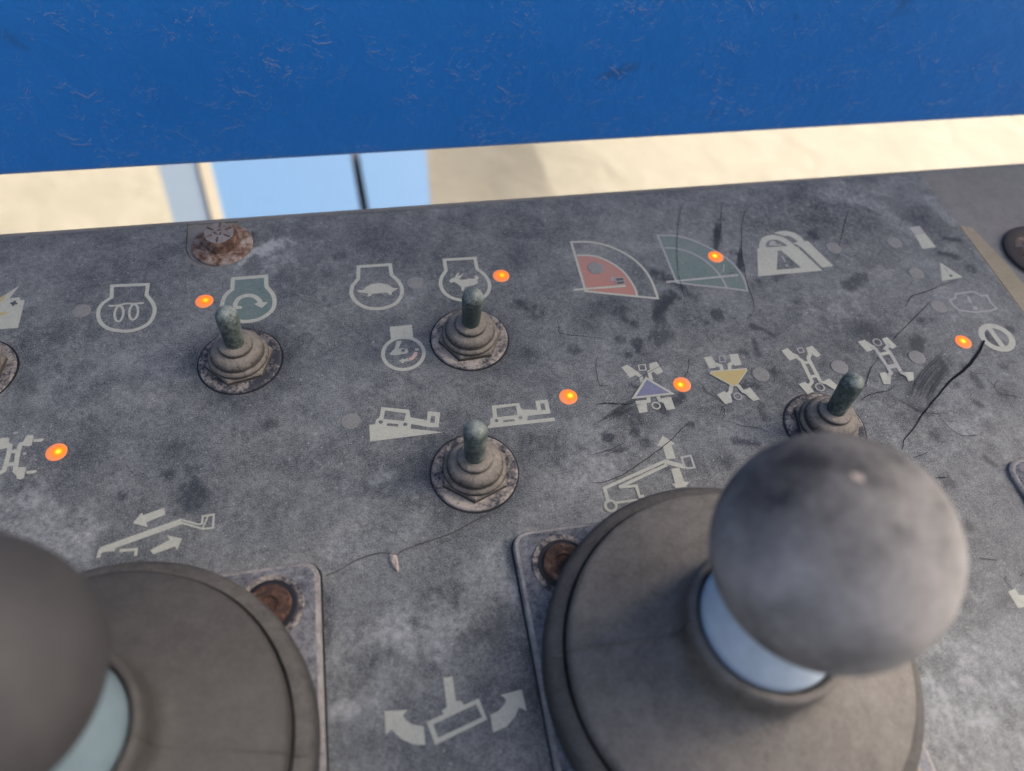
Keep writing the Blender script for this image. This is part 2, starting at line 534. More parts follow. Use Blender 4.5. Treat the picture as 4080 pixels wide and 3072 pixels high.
# dark rubs (dust wiped off) and pale smears (dust heaped up)
for k, pts, w, a in [
    ('c', [(885, 700), (800, 770), (760, 860)], 2.0, -.62), ('c', [(735, 520), (860, 580), (950, 625)], 1.5, -.42),
    ('c', [(960, 645), (1050, 720)], 1.8, -.25), ('c', [(1200, 835)], 1.9, -.6), ('c', [(1135, 895)], 1.2, -.45),
    ('c', [(600, 900)], 2.2, -.5), ('c', [(545, 880)], 1.8, -.35), ('c', [(630, 1040), (635, 1110)], 1.4, -.6),
    ('c', [(560, 1135)], 1.6, -.5), ('c', [(780, 1030)], 2.2, -.4), ('c', [(160, 1090)], 2.0, -.45),
    ('c', [(490, 1010)], 1.5, -.4), ('c', [(1620, 1258)], 1.6, -.55), ('c', [(1800, 740)], 1.6, -.3),
    ('c', [(1470, 930), (1560, 945), (1625, 990)], 1.2, -.55), ('c', [(1480, 1020), (1510, 1130)], .9, -.4),
    ('c', [(1215, 240), (1205, 350)], 1.5, -.55), ('c', [(1385, 400), (1380, 500)], 1.1, -.65), ('c', [(1330, 380)], 1.2, -.4),
    ('c', [(1920, 250)], 2.6, -.45), ('c', [(1530, 590)], 2.0, -.35), ('c', [(1690, 540), (1640, 580)], 1.5, -.3),
    ('c', [(480, 760), (300, 790)], 4.0, -.25), ('c', [(500, 820)], 2.5, -.3), ('c', [(250, 930)], 4, -.2),
    ('c', [(780, 950)], 2.6, -.35), ('c', [(870, 990)], 1.8, -.3), ('c', [(1495, 1360)], 1.2, -.5),
    ('c', [(1410, 1355)], 2.0, -.4), ('c', [(2170, 620)], 1.5, -.4), ('c', [(1410, 1110)], 2.0, -.3),
    ('g', [(520, 465), (450, 510), (395, 555)], 1.2, -.35),
    ('g', [(560, 395), (495, 370)], .6, -.4), ('g', [(820, 440), (775, 475)], 1.3, -.55), ('g', [(700, 520)], 2.0, -.6),
    ('g', [(520, 590)], 4.0, -.35), ('g', [(520, 665)], 1.6, -.6), ('g', [(365, 715)], 1.7, -.7), ('g', [(590, 735)], 1.7, -.5),
    ('g', [(1100, 860)], 3.0, -.42), ('g', [(870, 620)], 1.5, -.5), ('g', [(1310, 500), (1340, 580)], 1.2, -.4),
    ('g', [(1160, 725), (1290, 745)], 1.0, -.45), ('g', [(700, 880)], 2.0, -.45),
    
    
    ('A', [(1165, 770), (1050, 910), (990, 1040), (1000, 1150)], 1.2, -.5), ('A', [(1120, 680), (950, 880), (850, 1050)], 4.5, -.08), 
    ('A', [(740, 960), (760, 1120), (900, 1220), (990, 1240)], 1.2, -.3), ('A', [(850, 430), (840, 520)], 2.0, -.72),
    ('A', [(890, 215)], 1.6, -.6), ('A', [(1010, 200)], 1.4, -.4), ('A', [(1870, 310)], 2.2, -.55),
    ('A', [(1600, 370), (1720, 490)], 2.0, -.5), ('A', [(1460, 820), (1540, 940)], 1.2, -.6), ('A', [(1280, 920)], 1.0, -.5),
    ('A', [(1480, 1110), (1550, 1150)], 1.5, -.55), ('A', [(1640, 1400)], 2.0, -.35), ('A', [(1820, 1040)], 4.0, -.35),
    ('A', [(1050, 1480)], 2.6, -.35), ('A', [(700, 1300), (880, 1250)], 3.0, -.3), ('A', [(240, 290)], 4.5, -.35),
    ('A', [(1120, 690)], 1.2, -.5), ('A', [(1820, 725)], 1.3, -.5), ('A', [(1360, 710)], 1.2, -.5),
    ('d', [(1000, 730), (1130, 745)], 1.2, -.55), ('d', [(960, 850), (1100, 880)], 1.2, -.5), ('d', [(1060, 420)], 4.0, -.4),
    ('d', [(860, 355)], 1.2, -.45), ('d', [(210, 1115), (330, 1040)], 1.8, -.55), ('d', [(800, 560)], 7.0, -.3),
    ('d', [(1230, 980)], 1.6, -.45), ('d', [(620, 330)], 4.0, -.2), ('d', [(400, 620)], 6.0, -.2),
    ('e', [(870, 410)], 4.4, -.5), ('e', [(765, 335)], 1.6, -.4), ('e', [(550, 430)], 1.6, -.45), ('e', [(790, 210)], 6.0, -.2),
    ('e', [(380, 250)], 6.0, -.15), ('e', [(1220, 105)], 1.2, -.4),
    ('f', [(1500, 480), (1700, 490)], 4.0, -.25), ('f', [(2090, 465)], 1.6, -.6), ('f', [(1700, 590)], 3.0, -.2),
    ('B', [(410, 90), (455, 130)], .9, -.55), ('B', [(225, 215)], 2.5, -.5), ('B', [(320, 440)], 1.5, -.55), ('B', [(360, 720)], 2.0, -.4),
    ('B', [(400, 930)], 1.8, -.4), ('B', [(530, 800), (480, 830)], 2.0, -.3), ('B', [(310, 830)], 2.0, -.4),
    ('E', [(1530, 500), (1510, 740)], .8, -.4), ('b', [(560, 350)], 2.0, -.3), ('b', [(655, 225)], 1.6, -.4),
    ('b', [(870, 860)], 8.0, -.15), ('b', [(900, 100), (1100, 180)], 8.0, -.15), ('b', [(1980, 570)], 2.4, -.5),
    ('b', [(1960, 250)], 5, -.25), ('b', [(2050, 930)], 3.0, -.3), ('b', [(2110, 640)], 3.0, -.3), ('b', [(120, 1440)], 2.5, -.3),
    ('i', [(1130, 120), (1145, 440)], 1.0, -.2), ('i', [(830, 500), (870, 690)], 1.0, -.25), ('i', [(900, 280)], 9.0, -.12),
    ('i', [(1350, 600), (1230, 760)], 3.5, -.2), ('i', [(560, 720), (500, 900)], 1.5, -.25), ('i', [(1690, 700), (1760, 1050)], 2.0, -.3),
    ('i', [(170, 300), (175, 700)], 2.0, -.3), ('i', [(1150, 566)], .3, -1.0),
    # pale
    ('i', [(1420, 120), (1320, 330), (1100, 520), (900, 640)], 5.5, .26), ('i', [(1000, 620), (1150, 760)], 6.0, .15),
    ('i', [(760, 760), (560, 1000)], 5.0, .14), ('i', [(320, 1130)], 2.2, .3), ('i', [(640, 560), (560, 700)], 3.0, .16),
    ('i', [(260, 760), (230, 1000)], 5.0, .16), ('i', [(700, 400)], 5.0, .08), ('i', [(1600, 200), (1610, 380)], 2.0, .18),
    ('E', [(1500, 850), (1700, 800), (1880, 720)], 3.0, .75), ('E', [(1400, 950), (1250, 1080)], 1.6, .6),
    ('d', [(330, 430), (560, 550), (740, 680), (800, 720)], 3.0, .3), ('d', [(860, 380), (1050, 570)], 2.5, .3),
    ('d', [(200, 300), (50, 380)], 6.0, .15), ('d', [(180, 1420)], 9.0, .2), ('d', [(560, 300)], 5.0, .15),
    ('k', [(1900, 1250), (2100, 1400)], 14.0, .30), ('k', [(2050, 1000), (2180, 900)], 9.0, .2), ('k', [(1830, 1100), (1900, 1200)], 2.0, .3),  # lower right: wide patches of dust, with the brighter light there painted in
    ('k', [(400, 220), (250, 300)], 9.0, .12), ('A', [(300, 1150), (600, 1300)], 10.0, .2), ('A', [(640, 620), (780, 720)], 3.5, .25),
    ('A', [(1300, 1200), (1700, 1500)], 9.0, .14), ('e', [(60, 500), (250, 640)], 9.0, .3), ('e', [(560, 230)], 2, .1),
    ('f', [(430, 730), (350, 760)], 2.2, .35), ('f', [(1900, 520)], 8.0, .12), ('f', [(300, 1130)], 8.0, .12), ('f', [(720, 880)], 4.0, .15),
    ('b', [(160, 170), (200, 250)], 5.0, .2), ('b', [(430, 700)], 8, .1), ('b', [(1400, 1100)], 12, .06), ('a', [(700, 1350)], 14, .08),
    ('g', [(560, 700), (700, 800)], 6, .12), ('g', [(1040, 620)], 6, .12), ('B', [(350, 1390), (420, 1400)], 2.0, .3),
    ('B', [(130, 1210), (210, 1290)], .9, .45), ('B', [(220, 1050)], 5, .15)]:
    mark(k, pts, w, a * (.85 if k == 'A' and a < 0 and w < 1.6 else 1.0), .6)
# darker ring round each switch: contact shade painted in as thinned dust
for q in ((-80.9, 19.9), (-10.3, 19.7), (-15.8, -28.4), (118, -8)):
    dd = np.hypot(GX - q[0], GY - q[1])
    dirt_shade -= .20 * np.exp(-((dd - 11) / 7.5) ** 2) * (1 + .5 * WN1)
dirt_shade = np.clip(dirt_shade, -.46, .9)
dirt_shade += .05 * WN1 + .05 * WN2
idx = np.arange(nx * ny).reshape(ny, nx)
keep = np.ones((ny - 1, nx - 1), bool)
# notch in the decal for the bolt
bc = up(Q('E', 925, 660), 0)[:2]
nl, nr, nb = U('E', 232, 500)[0], bc[0] + 4.5, U('E', 830, 1140)[1]
mx, my = (GX[:-1, :-1] + ST / 2), (GY[:-1, :-1] + ST / 2)
rad = (nr - nl) / 2; mxc = (nl + nr) / 2
inside = (mx > nl) & (mx < nr) & ((my > nb + rad) | (np.hypot(mx - mxc, my - nb - rad) < rad))
keep &= ~inside
a_, b_, c_, d_ = idx[:-1, :-1][keep], idx[:-1, 1:][keep], idx[1:, 1:][keep], idx[1:, :-1][keep]
faces = np.stack([a_, b_, c_, d_], 1)
me = bpy.data.meshes.new('decal')
co = np.stack([GX.ravel() / 1000, GY.ravel() / 1000, np.zeros(nx * ny)], 1)
nv, nf = len(co), len(faces)
# thin rim so the sheet has an edge
rim = np.concatenate([idx[0, :], idx[1:, -1], idx[-1, -2::-1], idx[-2:0:-1, 0]])
lowco = co[rim].copy(); lowco[:, 2] = -.00045
n_r = len(rim)
skirt = np.stack([rim, nv + np.arange(n_r), nv + (np.arange(n_r) + 1) % n_r, np.roll(rim, -1)], 1)
allco = np.concatenate([co, lowco]); allf = np.concatenate([faces, skirt])
me.vertices.add(len(allco)); me.vertices.foreach_set('co', allco.ravel().astype(np.float32))
me.loops.add(len(allf) * 4); me.loops.foreach_set('vertex_index', allf.ravel().astype(np.int32))
me.polygons.add(len(allf)); me.polygons.foreach_set('loop_start', (np.arange(len(allf)) * 4).astype(np.int32))
me.materials.append(MT['panel'])
at = me.attributes.new('dirt_shade', 'FLOAT', 'POINT')
at.data.foreach_set('value', np.concatenate([dirt_shade.ravel(), np.zeros(n_r)]).astype(np.float32))
me.update(calc_edges=True)
decal = bpy.data.objects.new('decal', me); COL.objects.link(decal); decal.parent = cp

# bare strip of yellowed sealant along the decal's right edge
sp = [(183.9, 52), (188.5, 50), (191.5, 30), (192.5, 0), (193, -60), (193, -200), (183.9, -200)]
v, f = prism([[(x, y, -.44) for x, y in sp[::-1]], [(x, y, -.16) for x, y in sp[::-1]]])
obj('sealant_strip', v, f, 'strip', cp)

# ---- printed symbols
class Sym:
    def __init__(s, name, label=None):
        s.name, s.label = name, label
        s.v, s.f, s.mi, s.mats, s.z = [], [], [], [], .045
    def _m(s, k):
        if k not in s.mats: s.mats.append(k)
        return s.mats.index(k)
    def loops(s, lps, mat='print'):
        ls = [[Vector((p[0], p[1], 0)) for p in lp] for lp in lps]
        tr = tessellate_polygon(ls)
        flat = [p for lp in ls for p in lp]
        o = len(s.v)
        s.v += [(p.x, p.y, s.z) for p in flat]
        for t in tr:
            a, b, c = (flat[i] for i in t)
            cr = (b - a).cross(c - a).z
            if abs(cr) < 1e-9: continue
            t = t if cr > 0 else t[::-1]
            s.f.append(tuple(o + i for i in t)); s.mi.append(s._m(mat))
        s.z += .03
        return s
    def fill(s, k, pts, mat='print', holes=()):
        return s.loops([[U(k, *p) for p in pts]] + [[U(k, *p) for p in h] if not isinstance(h, np.ndarray) else h for h in holes], mat)
    def path(s, P, w, mat='print', closed=False):
        P = [np.array(p, float) for p in P]; n = len(P)
        lft, rgt = [], []
        for i in range(n):
            a = P[i - 1] if (i or closed) else None
            b = P[(i + 1) % n] if (i < n - 1 or closed) else None
            d0 = (P[i] - a) / (np.linalg.norm(P[i] - a) + 1e-9) if a is not None else None
            d1 = (b - P[i]) / (np.linalg.norm(b - P[i]) + 1e-9) if b is not None else None
            if d0 is None: d0 = d1
            if d1 is None: d1 = d0
            n0, n1 = np.array([-d0[1], d0[0]]), np.array([-d1[1], d1[0]])
            m = n0 + n1; m /= np.linalg.norm(m) + 1e-9
            k = (w[i] if isinstance(w, (list, tuple)) else w) / 2 / max(.45, m @ n1)
            lft.append(P[i] + m * k); rgt.append(P[i] - m * k)
        o = len(s.v)
        s.v += [(p[0], p[1], s.z) for p in lft] + [(p[0], p[1], s.z) for p in rgt]
        for i in range(n if closed else n - 1):
            j = (i + 1) % n
            s.f.append((o + i, o + n + i, o + n + j, o + j)); s.mi.append(s._m(mat))
        s.z += .03
        return s
    def line(s, k, pts, w=1.0, mat='print', closed=False, curve=0):
        P = [U(k, *p) for p in pts]
        if curve: P = smooth_line(P, curve)
        return s.path(P, w, mat, closed)
    def ring(s, k, c, e, w=.8, mat='print'):        # a round ring through pixel e
        C, E_ = U(k, *c), U(k, *e); r = np.linalg.norm(C - E_)
        return s.path([C + r * np.array([math.cos(t), math.sin(t)]) for t in np.linspace(0, 2 * math.pi, 40, False)], w, mat, True)
    def disc(s, k, c, r, mat='print'):
        C = U(k, *c)
        return s.loops([[C + r * np.array([math.cos(t), math.sin(t)]) for t in np.linspace(0, 2 * math.pi, 24, False)]], mat)
    def done(s):
        o = obj(s.name, s.v, s.f, s.mats, decal, midx=s.mi)
        if s.label: o['label'] = s.label
        return o
def hole(k, c, r):
    C = U(k, *c)
    return np.array([C + r * np.array([math.cos(t), math.sin(t)]) for t in np.linspace(0, 2 * math.pi, 14, False)])
def rounded(k, pts, head):
    """closed outline: the first `head` points stay corners, the rest is a curve"""
    P = [U(k, *p) for p in pts]
    return P[:head] + [p for p in smooth_line(P[head:], 4)]

# battery with bolt
s = Sym('battery_symbol')
s.fill('a', [(-110, 905), (0, 805), (162, 705), (78, 812), (165, 800), (170, 826), (206, 824), (150, 1055), (-110, 1075)])
s.fill('a', [(-110, 900), (0, 812), (64, 768), (18, 832), (-110, 900)][:4], 'yellow')
s.fill('a', [(-110, 945), (86, 922), (-110, 1005)], 'yellow')
s.line('a', [(88, 850), (146, 856)], .8, 'dark').line('a', [(128, 832), (108, 874)], .8, 'dark').done()
# engine with heater coil
s = Sym('engine_symbol', 'engine outline with a heater coil')
s.path(rounded('a', [(925, 802), (930, 706), (1228, 694), (1216, 782), (1255, 830), (1283, 890), (1275, 950), (1240, 1010), (1180, 1050), (1090, 1078),
                     (1000, 1080), (900, 1060), (840, 1015), (815, 950), (825, 890), (860, 845), (925, 802)][:-1], 3), 1.2, 'print', True)
s.line('a', [(903, 874), (950, 872), (990, 868), (1030, 857), (1060, 853), (1100, 857), (1140, 853), (1197, 848)], .7, curve=3)
for c in ((988, 938), (1110, 925)):
    s.path([U('a', c[0] + 36 * math.cos(t) - 6 * math.sin(t), c[1] + 64 * math.sin(t)) for t in np.linspace(0, 2 * math.pi, 28, False)], .75, 'print', True)
s.done()
# green engine with turning arrow
gp = rounded('n', [(925, 1154), (929, 1111), (1060, 1101), (1062, 1142), (1086, 1172), (1094, 1200), (1086, 1234), (1053, 1262), (1015, 1277), (961, 1281),
                   (915, 1262), (888, 1232), (887, 1205), (898, 1178), (915, 1161)], 3)
s = Sym('engine_symbol', 'green engine with a turning arrow')
s.loops([gp], 'green').path(gp, 1.35, 'print', True)
s.line('F', [(695, 275), (700, 215), (745, 150), (825, 112), (915, 103), (1000, 132), (1055, 185), (1075, 225)], 1.5, curve=4)
s.fill('F', [(660, 262), (795, 262), (790, 300), (680, 308)]).fill('F', [(970, 232), (1045, 205), (1100, 205), (1180, 205), (1085, 290)]).done()
# turtle engine
s = Sym('engine_symbol', 'engine outline with a tortoise')
s.path(rounded('b', [(788, 388), (790, 300), (1022, 285), (1032, 360), (1085, 410), (1110, 470), (1095, 530), (1045, 580), (950, 608), (850, 600), (775, 560), (738, 500), (745, 440)], 3), 1.25, 'print', True)
s.fill('b', [(778, 479), (792, 472), (826, 472), (842, 450), (880, 430), (940, 420), (1000, 430), (1040, 455), (1082, 461), (1055, 475), (1040, 482), (1030, 510),
             (1015, 505), (1000, 490), (940, 496), (888, 500), (880, 515), (850, 520), (862, 500), (840, 492), (802, 492)]).done()
# hare engine
s = Sym('engine_symbol', 'engine outline with a hare')
s.path(rounded('b', [(1432, 330), (1420, 250), (1645, 237), (1660, 315), (1720, 365), (1752, 430), (1740, 490), (1700, 530), (1640, 550), (1560, 548), (1480, 530), (1420, 490), (1392, 430), (1400, 375)], 3), 1.2, 'print', True)
s.fill('b', [(1453, 408), (1470, 388), (1495, 382), (1510, 355), (1532, 340), (1520, 370), (1562, 350), (1542, 378), (1524, 396), (1560, 396), (1600, 388), (1640, 390), (1650, 360), (1675, 380),
             (1662, 400), (1668, 420), (1640, 435), (1600, 445), (1572, 450), (1560, 478), (1545, 478), (1545, 450), (1520, 430), (1495, 412), (1470, 420)]).done()
# small engine with throttle
s = Sym('throttle_symbol')
s.fill('b', [(1018, 742), (1181, 727), (1192, 822), (1028, 832)]).ring('b', (1120, 936), (1270, 936), 1.15)
s.fill('b', [(1072, 846), (1108, 846), (1082, 906), (1055, 902)])
s.fill('b', [(1015, 942), (1060, 900), (1085, 903), (1115, 900), (1150, 910), (1157, 930), (1140, 940), (1100, 945), (1070, 953), (1030, 950)], holes=[hole('b', (1117, 918), .62)])
s.fill('b', [(1205, 903), (1236, 903), (1232, 918), (1205, 918)]).fill('b', [(1200, 927), (1224, 930), (1218, 957), (1190, 985), (1170, 993), (1155, 975), (1182, 963)], 'pink')
s.fill('b', [(1087, 995), (1118, 974), (1118, 985), (1150, 975), (1166, 995), (1125, 1001), (1120, 1016)]).done()
# machine on a slope, machine on level ground
s = Sym('slope_symbol', 'machine driving on a slope')
s.fill('f', [(315, 355), (358, 352), (365, 320), (390, 300), (405, 225), (610, 245), (618, 300), (740, 322), (745, 255), (836, 265), (826, 374), (760, 374), (625, 350), (618, 384), (760, 398), (855, 411), (322, 478)],
       holes=[[(432, 250), (585, 270), (572, 328), (420, 312)], [(450, 343), (530, 350), (526, 370), (443, 362)], [(770, 290), (800, 294), (795, 341), (762, 339)],
              hole('f', (400, 335), .62), hole('f', (580, 352), .62)]).done()
s = Sym('slope_symbol', 'machine driving on level ground')
s.fill('f', [(1215, 215), (1416, 195), (1432, 242), (1548, 247), (1535, 180), (1625, 170), (1648, 272), (1600, 276), (1480, 290), (1475, 324), (1675, 302), (1682, 326), (1180, 381), (1195, 358), (1205, 350), (1205, 310), (1225, 300)],
       holes=[[(1248, 235), (1394, 215), (1404, 284), (1256, 299)], [(1570, 200), (1600, 195), (1612, 245), (1581, 249)], [(1300, 322), (1375, 312), (1390, 328), (1300, 338)],
              hole('f', (1250, 325), .58), hole('f', (1427, 303), .58)]).done()
# red and green working-range quadrants
ro = smooth_line([U('c', *p) for p in [(140, 305), (230, 302), (320, 310), (420, 335), (520, 380), (610, 440), (680, 510), (730, 590), (765, 680), (775, 718)]], 3)
ri = smooth_line([U('c', *p) for p in [(180, 403), (260, 402), (340, 415), (430, 455), (510, 510), (570, 580), (610, 650), (625, 702)]], 3)
s = Sym('range_symbol', 'red quadrant of the working range')
s.loops([ri + [U('c', 440, 683), U('c', 246, 663)]], 'red')
s.path(ro + [U('c', 640, 705), U('c', 440, 685), U('c', 245, 665)], .85, 'print', True).path(ri, .8, 'print')
s.line('c', [(158, 656), (540, 626)], .9).fill('c', [(428, 565), (452, 562), (458, 590), (434, 592)], 'dim')
s.fill('c', [(460, 568), (524, 562), (536, 614), (472, 620)], 'fade').fill('c', [(466, 573), (520, 568), (526, 588), (470, 592)], 'dark').fill('c', [(472, 599), (527, 594), (531, 611), (476, 616)], 'dark').done()
go = smooth_line([U('c', *p) for p in [(775, 255), (900, 258), (1000, 280), (1100, 320), (1200, 370), (1290, 430), (1360, 500), (1410, 580), (1435, 662)]], 3)
s = Sym('range_symbol', 'green quadrant of the working range')
gl = go + [U('c', 1280, 642), U('c', 1080, 622), U('c', 915, 602)]
s.loops([gl], 'green').path(gl, .8, 'dim', True)
s.line('c', [(825, 348), (900, 350), (1000, 375), (1100, 425), (1180, 490), (1240, 560), (1282, 638)], .75, 'dim', curve=3)
s.line('c', [(838, 599), (1366, 547)], .9, 'fade').line('c', [(1255, 525), (1262, 470)], .4, 'dim').line('c', [(1290, 535), (1340, 528)], .5, 'dark').line('c', [(1300, 515), (1335, 510)], .4, 'dark').done()
# the two tags with warning triangle
s = Sym('lock_symbol')
s.fill('H', [(590, 352), (680, 315), (800, 308), (950, 343), (1060, 410), (1130, 490), (1190, 490), (1640, 930), (1445, 955), (1075, 605), (1000, 555), (925, 525), (1020, 505), (940, 440), (840, 395), (770, 398), (700, 378)])
s.fill('H', [(296, 632), (326, 622), (335, 520), (380, 440), (450, 400), (560, 380), (680, 395), (790, 440), (900, 520), (960, 575), (1005, 595), (1445, 1012), (310, 1112)],
       holes=[[(448, 602), (445, 555), (475, 500), (560, 465), (650, 470), (740, 510), (835, 577), (640, 592)], [(660, 660), (720, 660), (1070, 962), (638, 998)]])
s.fill('H', [(500, 570), (520, 510), (580, 480), (620, 500), (630, 545), (740, 560), (700, 575)], 'fade').fill('H', [(715, 765), (755, 765), (800, 850), (785, 870)], 'dim').fill('H', [(785, 910), (830, 905), (845, 940), (800, 945)], 'dim').done()
# worn symbols at the right
s = Sym('worn_symbol', 'half worn away white block')
s.fill('d', [(760, 700), (840, 682), (935, 800), (825, 818)]).fill('d', [(715, 640), (800, 625), (838, 680), (758, 698)], 'fade').done()
s = Sym('warning_symbol')
s.fill('d', [(968, 926), (1158, 1052), (985, 1082)]).line('d', [(1003, 972), (1032, 1010)], .8, 'dim').disc('d', (1058, 1040), .6, 'dark').done()
s = Sym('engine_symbol', 'worn engine fault outline')
s.line('d', [(1048, 1242), (1095, 1225), (1097, 1190), (1245, 1170), (1312, 1206), (1360, 1200), (1388, 1260), (1442, 1310), (1395, 1328), (1260, 1342), (1130, 1325), (1085, 1290)], .75, 'dim', True)
s.line('d', [(1200, 1215), (1225, 1265)], 1.0, 'dim').disc('d', (1262, 1308), .9, 'dim').done()
s = Sym('stop_symbol')
s.ring('A', (1726, 402), (1555, 345), 2.1).line('A', [(1640, 300), (1800, 515)], 1.9).done()
# axle symbols
s = Sym('steering_symbol', 'axles with a blue triangle')
s.fill('c', [(508, 1222), (552, 1203), (605, 1242), (642, 1264), (612, 1282), (570, 1300)]).fill('c', [(712, 1198), (767, 1182), (816, 1256), (770, 1277), (745, 1255), (718, 1240)])
s.line('c', [(615, 1268), (650, 1290), (662, 1335)], 1.2).line('c', [(750, 1240), (712, 1258), (728, 1320)], 1.2)
s.fill('c', [(610, 1472), (690, 1464), (700, 1552), (640, 1562)]).fill('c', [(800, 1452), (872, 1444), (902, 1530), (840, 1540)])
s.line('c', [(660, 1485), (708, 1475), (706, 1440)], 1.2).line('c', [(840, 1480), (790, 1470), (775, 1440)], 1.2)
s.line('c', [(632, 1211), (680, 1206), (690, 1246), (642, 1250)], .4, 'print', True).ring('c', (762, 1508), (790, 1508), .5)
T = [(690, 1308), (880, 1420), (597, 1452)]
s.fill('c', T, 'blue').line('c', T, .8, 'print', True).done()
s = Sym('steering_symbol', 'axles with a yellow triangle')
s.fill('c', [(1113, 1150), (1167, 1142), (1200, 1190), (1216, 1206), (1195, 1228), (1155, 1232)]).fill('c', [(1300, 1130), (1362, 1124), (1392, 1205), (1345, 1213), (1318, 1195)])
s.line('c', [(1180, 1195), (1238, 1212), (1252, 1262)], 1.2).line('c', [(1340, 1185), (1300, 1205), (1306, 1255)], 1.2)
s.fill('c', [(1208, 1425), (1262, 1400), (1312, 1430), (1322, 1480), (1270, 1496)]).fill('c', [(1395, 1395), (1452, 1374), (1524, 1460), (1478, 1473), (1440, 1445)])
s.line('c', [(1275, 1440), (1308, 1405), (1316, 1355)], 1.2).line('c', [(1450, 1420), (1400, 1405), (1362, 1355)], 1.2)
s.line('c', [(1221, 1146), (1262, 1142), (1270, 1184), (1231, 1188)], .4, 'dim', True).ring('c', (1362, 1440), (1390, 1440), .5, 'dim')
s.fill('c', [(1152, 1275), (1165, 1254), (1424, 1233), (1433, 1250), (1355, 1366), (1320, 1366)], 'print').fill('c', [(1166, 1276), (1172, 1264), (1416, 1243), (1422, 1252), (1350, 1358), (1325, 1358)], 'yellow').done()
s = Sym('steering_symbol', 'axles with two straight rails')
s.fill('G', [(418, 170), (510, 138), (590, 210), (672, 242), (620, 292), (540, 320), (478, 250)]).fill('G', [(780, 130), (872, 103), (998, 240), (940, 272), (862, 225), (805, 215)])
s.line('G', [(620, 250), (720, 330), (870, 640)], 1.25).line('G', [(850, 190), (810, 290), (1000, 650)], 1.25)
s.line('G', [(740, 355), (865, 345)], 1.1).line('G', [(840, 562), (950, 545)], 1.1)
s.fill('G', [(668, 670), (762, 638), (822, 680), (892, 780), (800, 822)]).fill('G', [(1040, 630), (1112, 588), (1262, 710), (1212, 768), (1060, 672)])
s.line('G', [(870, 630), (820, 700)], 1.1).line('G', [(990, 640), (1070, 660)], 1.1)
s.line('G', [(642, 156), (712, 137), (748, 198), (682, 217)], .45, 'dim', True).ring('G', (978, 720), (1040, 725), .5, 'dim').done()
s = Sym('steering_symbol', 'partly worn axles with two straight rails')
s.fill('A', [(188, 450), (262, 428), (340, 480), (384, 500), (340, 546), (290, 560)]).fill('A', [(453, 415), (512, 398), (618, 500), (570, 527), (500, 490)])
s.line('A', [(330, 505), (385, 530), (560, 800)], 1.25, 'fade').line('A', [(540, 480), (490, 530), (535, 560), (680, 810)], 1.25, 'fade')
s.line('A', [(428, 592), (540, 572)], 1.2, 'print').line('A', [(500, 735), (610, 715)], 1.6, 'fade')
s.fill('A', [(425, 802), (482, 788), (552, 830), (545, 922), (470, 922)]).fill('A', [(698, 790), (800, 788), (802, 880), (745, 892)])
s.ring('A', (400, 460), (445, 465), .5, 'dim').line('A', [(560, 790), (520, 830)], 1.2, 'fade').line('A', [(670, 800), (730, 830)], 1.2, 'fade').done()
s = Sym('steering_symbol', 'axles with dashes beside the wheels')
s.fill('D', [(-120, 610), (-60, 480), (60, 448), (172, 450), (166, 540), (140, 642), (0, 672), (-120, 680)]).fill('D', [(498, 420), (545, 398), (640, 405), (606, 590), (560, 612), (460, 606), (430, 545)])
s.line('D', [(510, 520), (390, 590), (345, 700), (290, 1080), (370, 1150)], 1.3).line('D', [(100, 560), (195, 600), (170, 760), (80, 1070), (-60, 1160)], 1.3)
s.line('D', [(180, 722), (325, 706)], 1.2).line('D', [(120, 965), (300, 945)], 1.2)
s.fill('D', [(340, 1030), (375, 1012), (502, 1010), (462, 1215), (400, 1247), (318, 1232), (330, 1100)])
s.fill('D', [(642, 490), (820, 468), (842, 490), (792, 532), (642, 537)]).fill('D', [(502, 1092), (692, 1070), (716, 1090), (660, 1132), (510, 1142)])
s.fill('D', [(440, 750), (505, 732), (510, 775), (450, 785)], 'fade').fill('D', [(245, 365), (340, 345), (350, 370), (270, 390)], 'fade').done()
# boom symbols
s = Sym('boom_symbol', 'boom with arrows for telescoping')
s.fill('e', [(600, 549), (640, 500), (646, 513), (740, 479), (746, 510), (660, 545), (666, 566)])
s.line('e', [(452, 672), (818, 541)], 1.75).line('e', [(815, 533), (895, 555), (912, 552), (915, 518), (965, 510), (961, 570), (915, 575), (815, 546)], .55)
s.line('e', [(940, 515), (915, 572)], .4).fill('e', [(678, 672), (765, 625), (755, 605), (822, 619), (800, 671), (790, 655), (692, 690)])
s.line('e', [(445, 706), (452, 674), (520, 668)], .9).line('e', [(540, 674), (616, 668), (612, 698)], .8).done()
s = Sym('boom_symbol', 'boom with arrows for raising and lowering')
s.fill('C', [(1070, 318), (1255, 435), (1200, 462), (1262, 648), (1130, 666), (1070, 480), (985, 470)])
s.line('C', [(205, 1095), (1095, 695)], .95).line('C', [(425, 1078), (1135, 745)], .95)
s.line('C', [(1085, 695), (1400, 778)], 1.45).line('C', [(1345, 640), (1480, 612), (1538, 788), (1430, 800), (1385, 770)], .65, 'fade', True)
s.fill('C', [(1190, 812), (1312, 790), (1385, 995), (1462, 1000), (1400, 1075), (1262, 1088), (1200, 1030), (1250, 1020)])
s.line('C', [(212, 1090), (272, 1295)], 1.1).ring('C', (305, 1352), (385, 1345), .8).line('C', [(360, 1312), (700, 1265)], .7).line('C', [(430, 1085), (680, 1060), (728, 1222), (795, 1212)], .85).done()
s = Sym('platform_symbol', 'platform with two curved arrows')
s.fill('i', [(612, 1168), (782, 1159), (748, 1200), (775, 1240), (820, 1268), (900, 1280), (912, 1416), (820, 1411), (740, 1375), (690, 1330), (665, 1300), (622, 1342)])
s.fill('i', [(1045, 925), (1111, 914), (1136, 1095), (1165, 1090), (1197, 1122), (1048, 1192), (1030, 1165), (1070, 1140)])
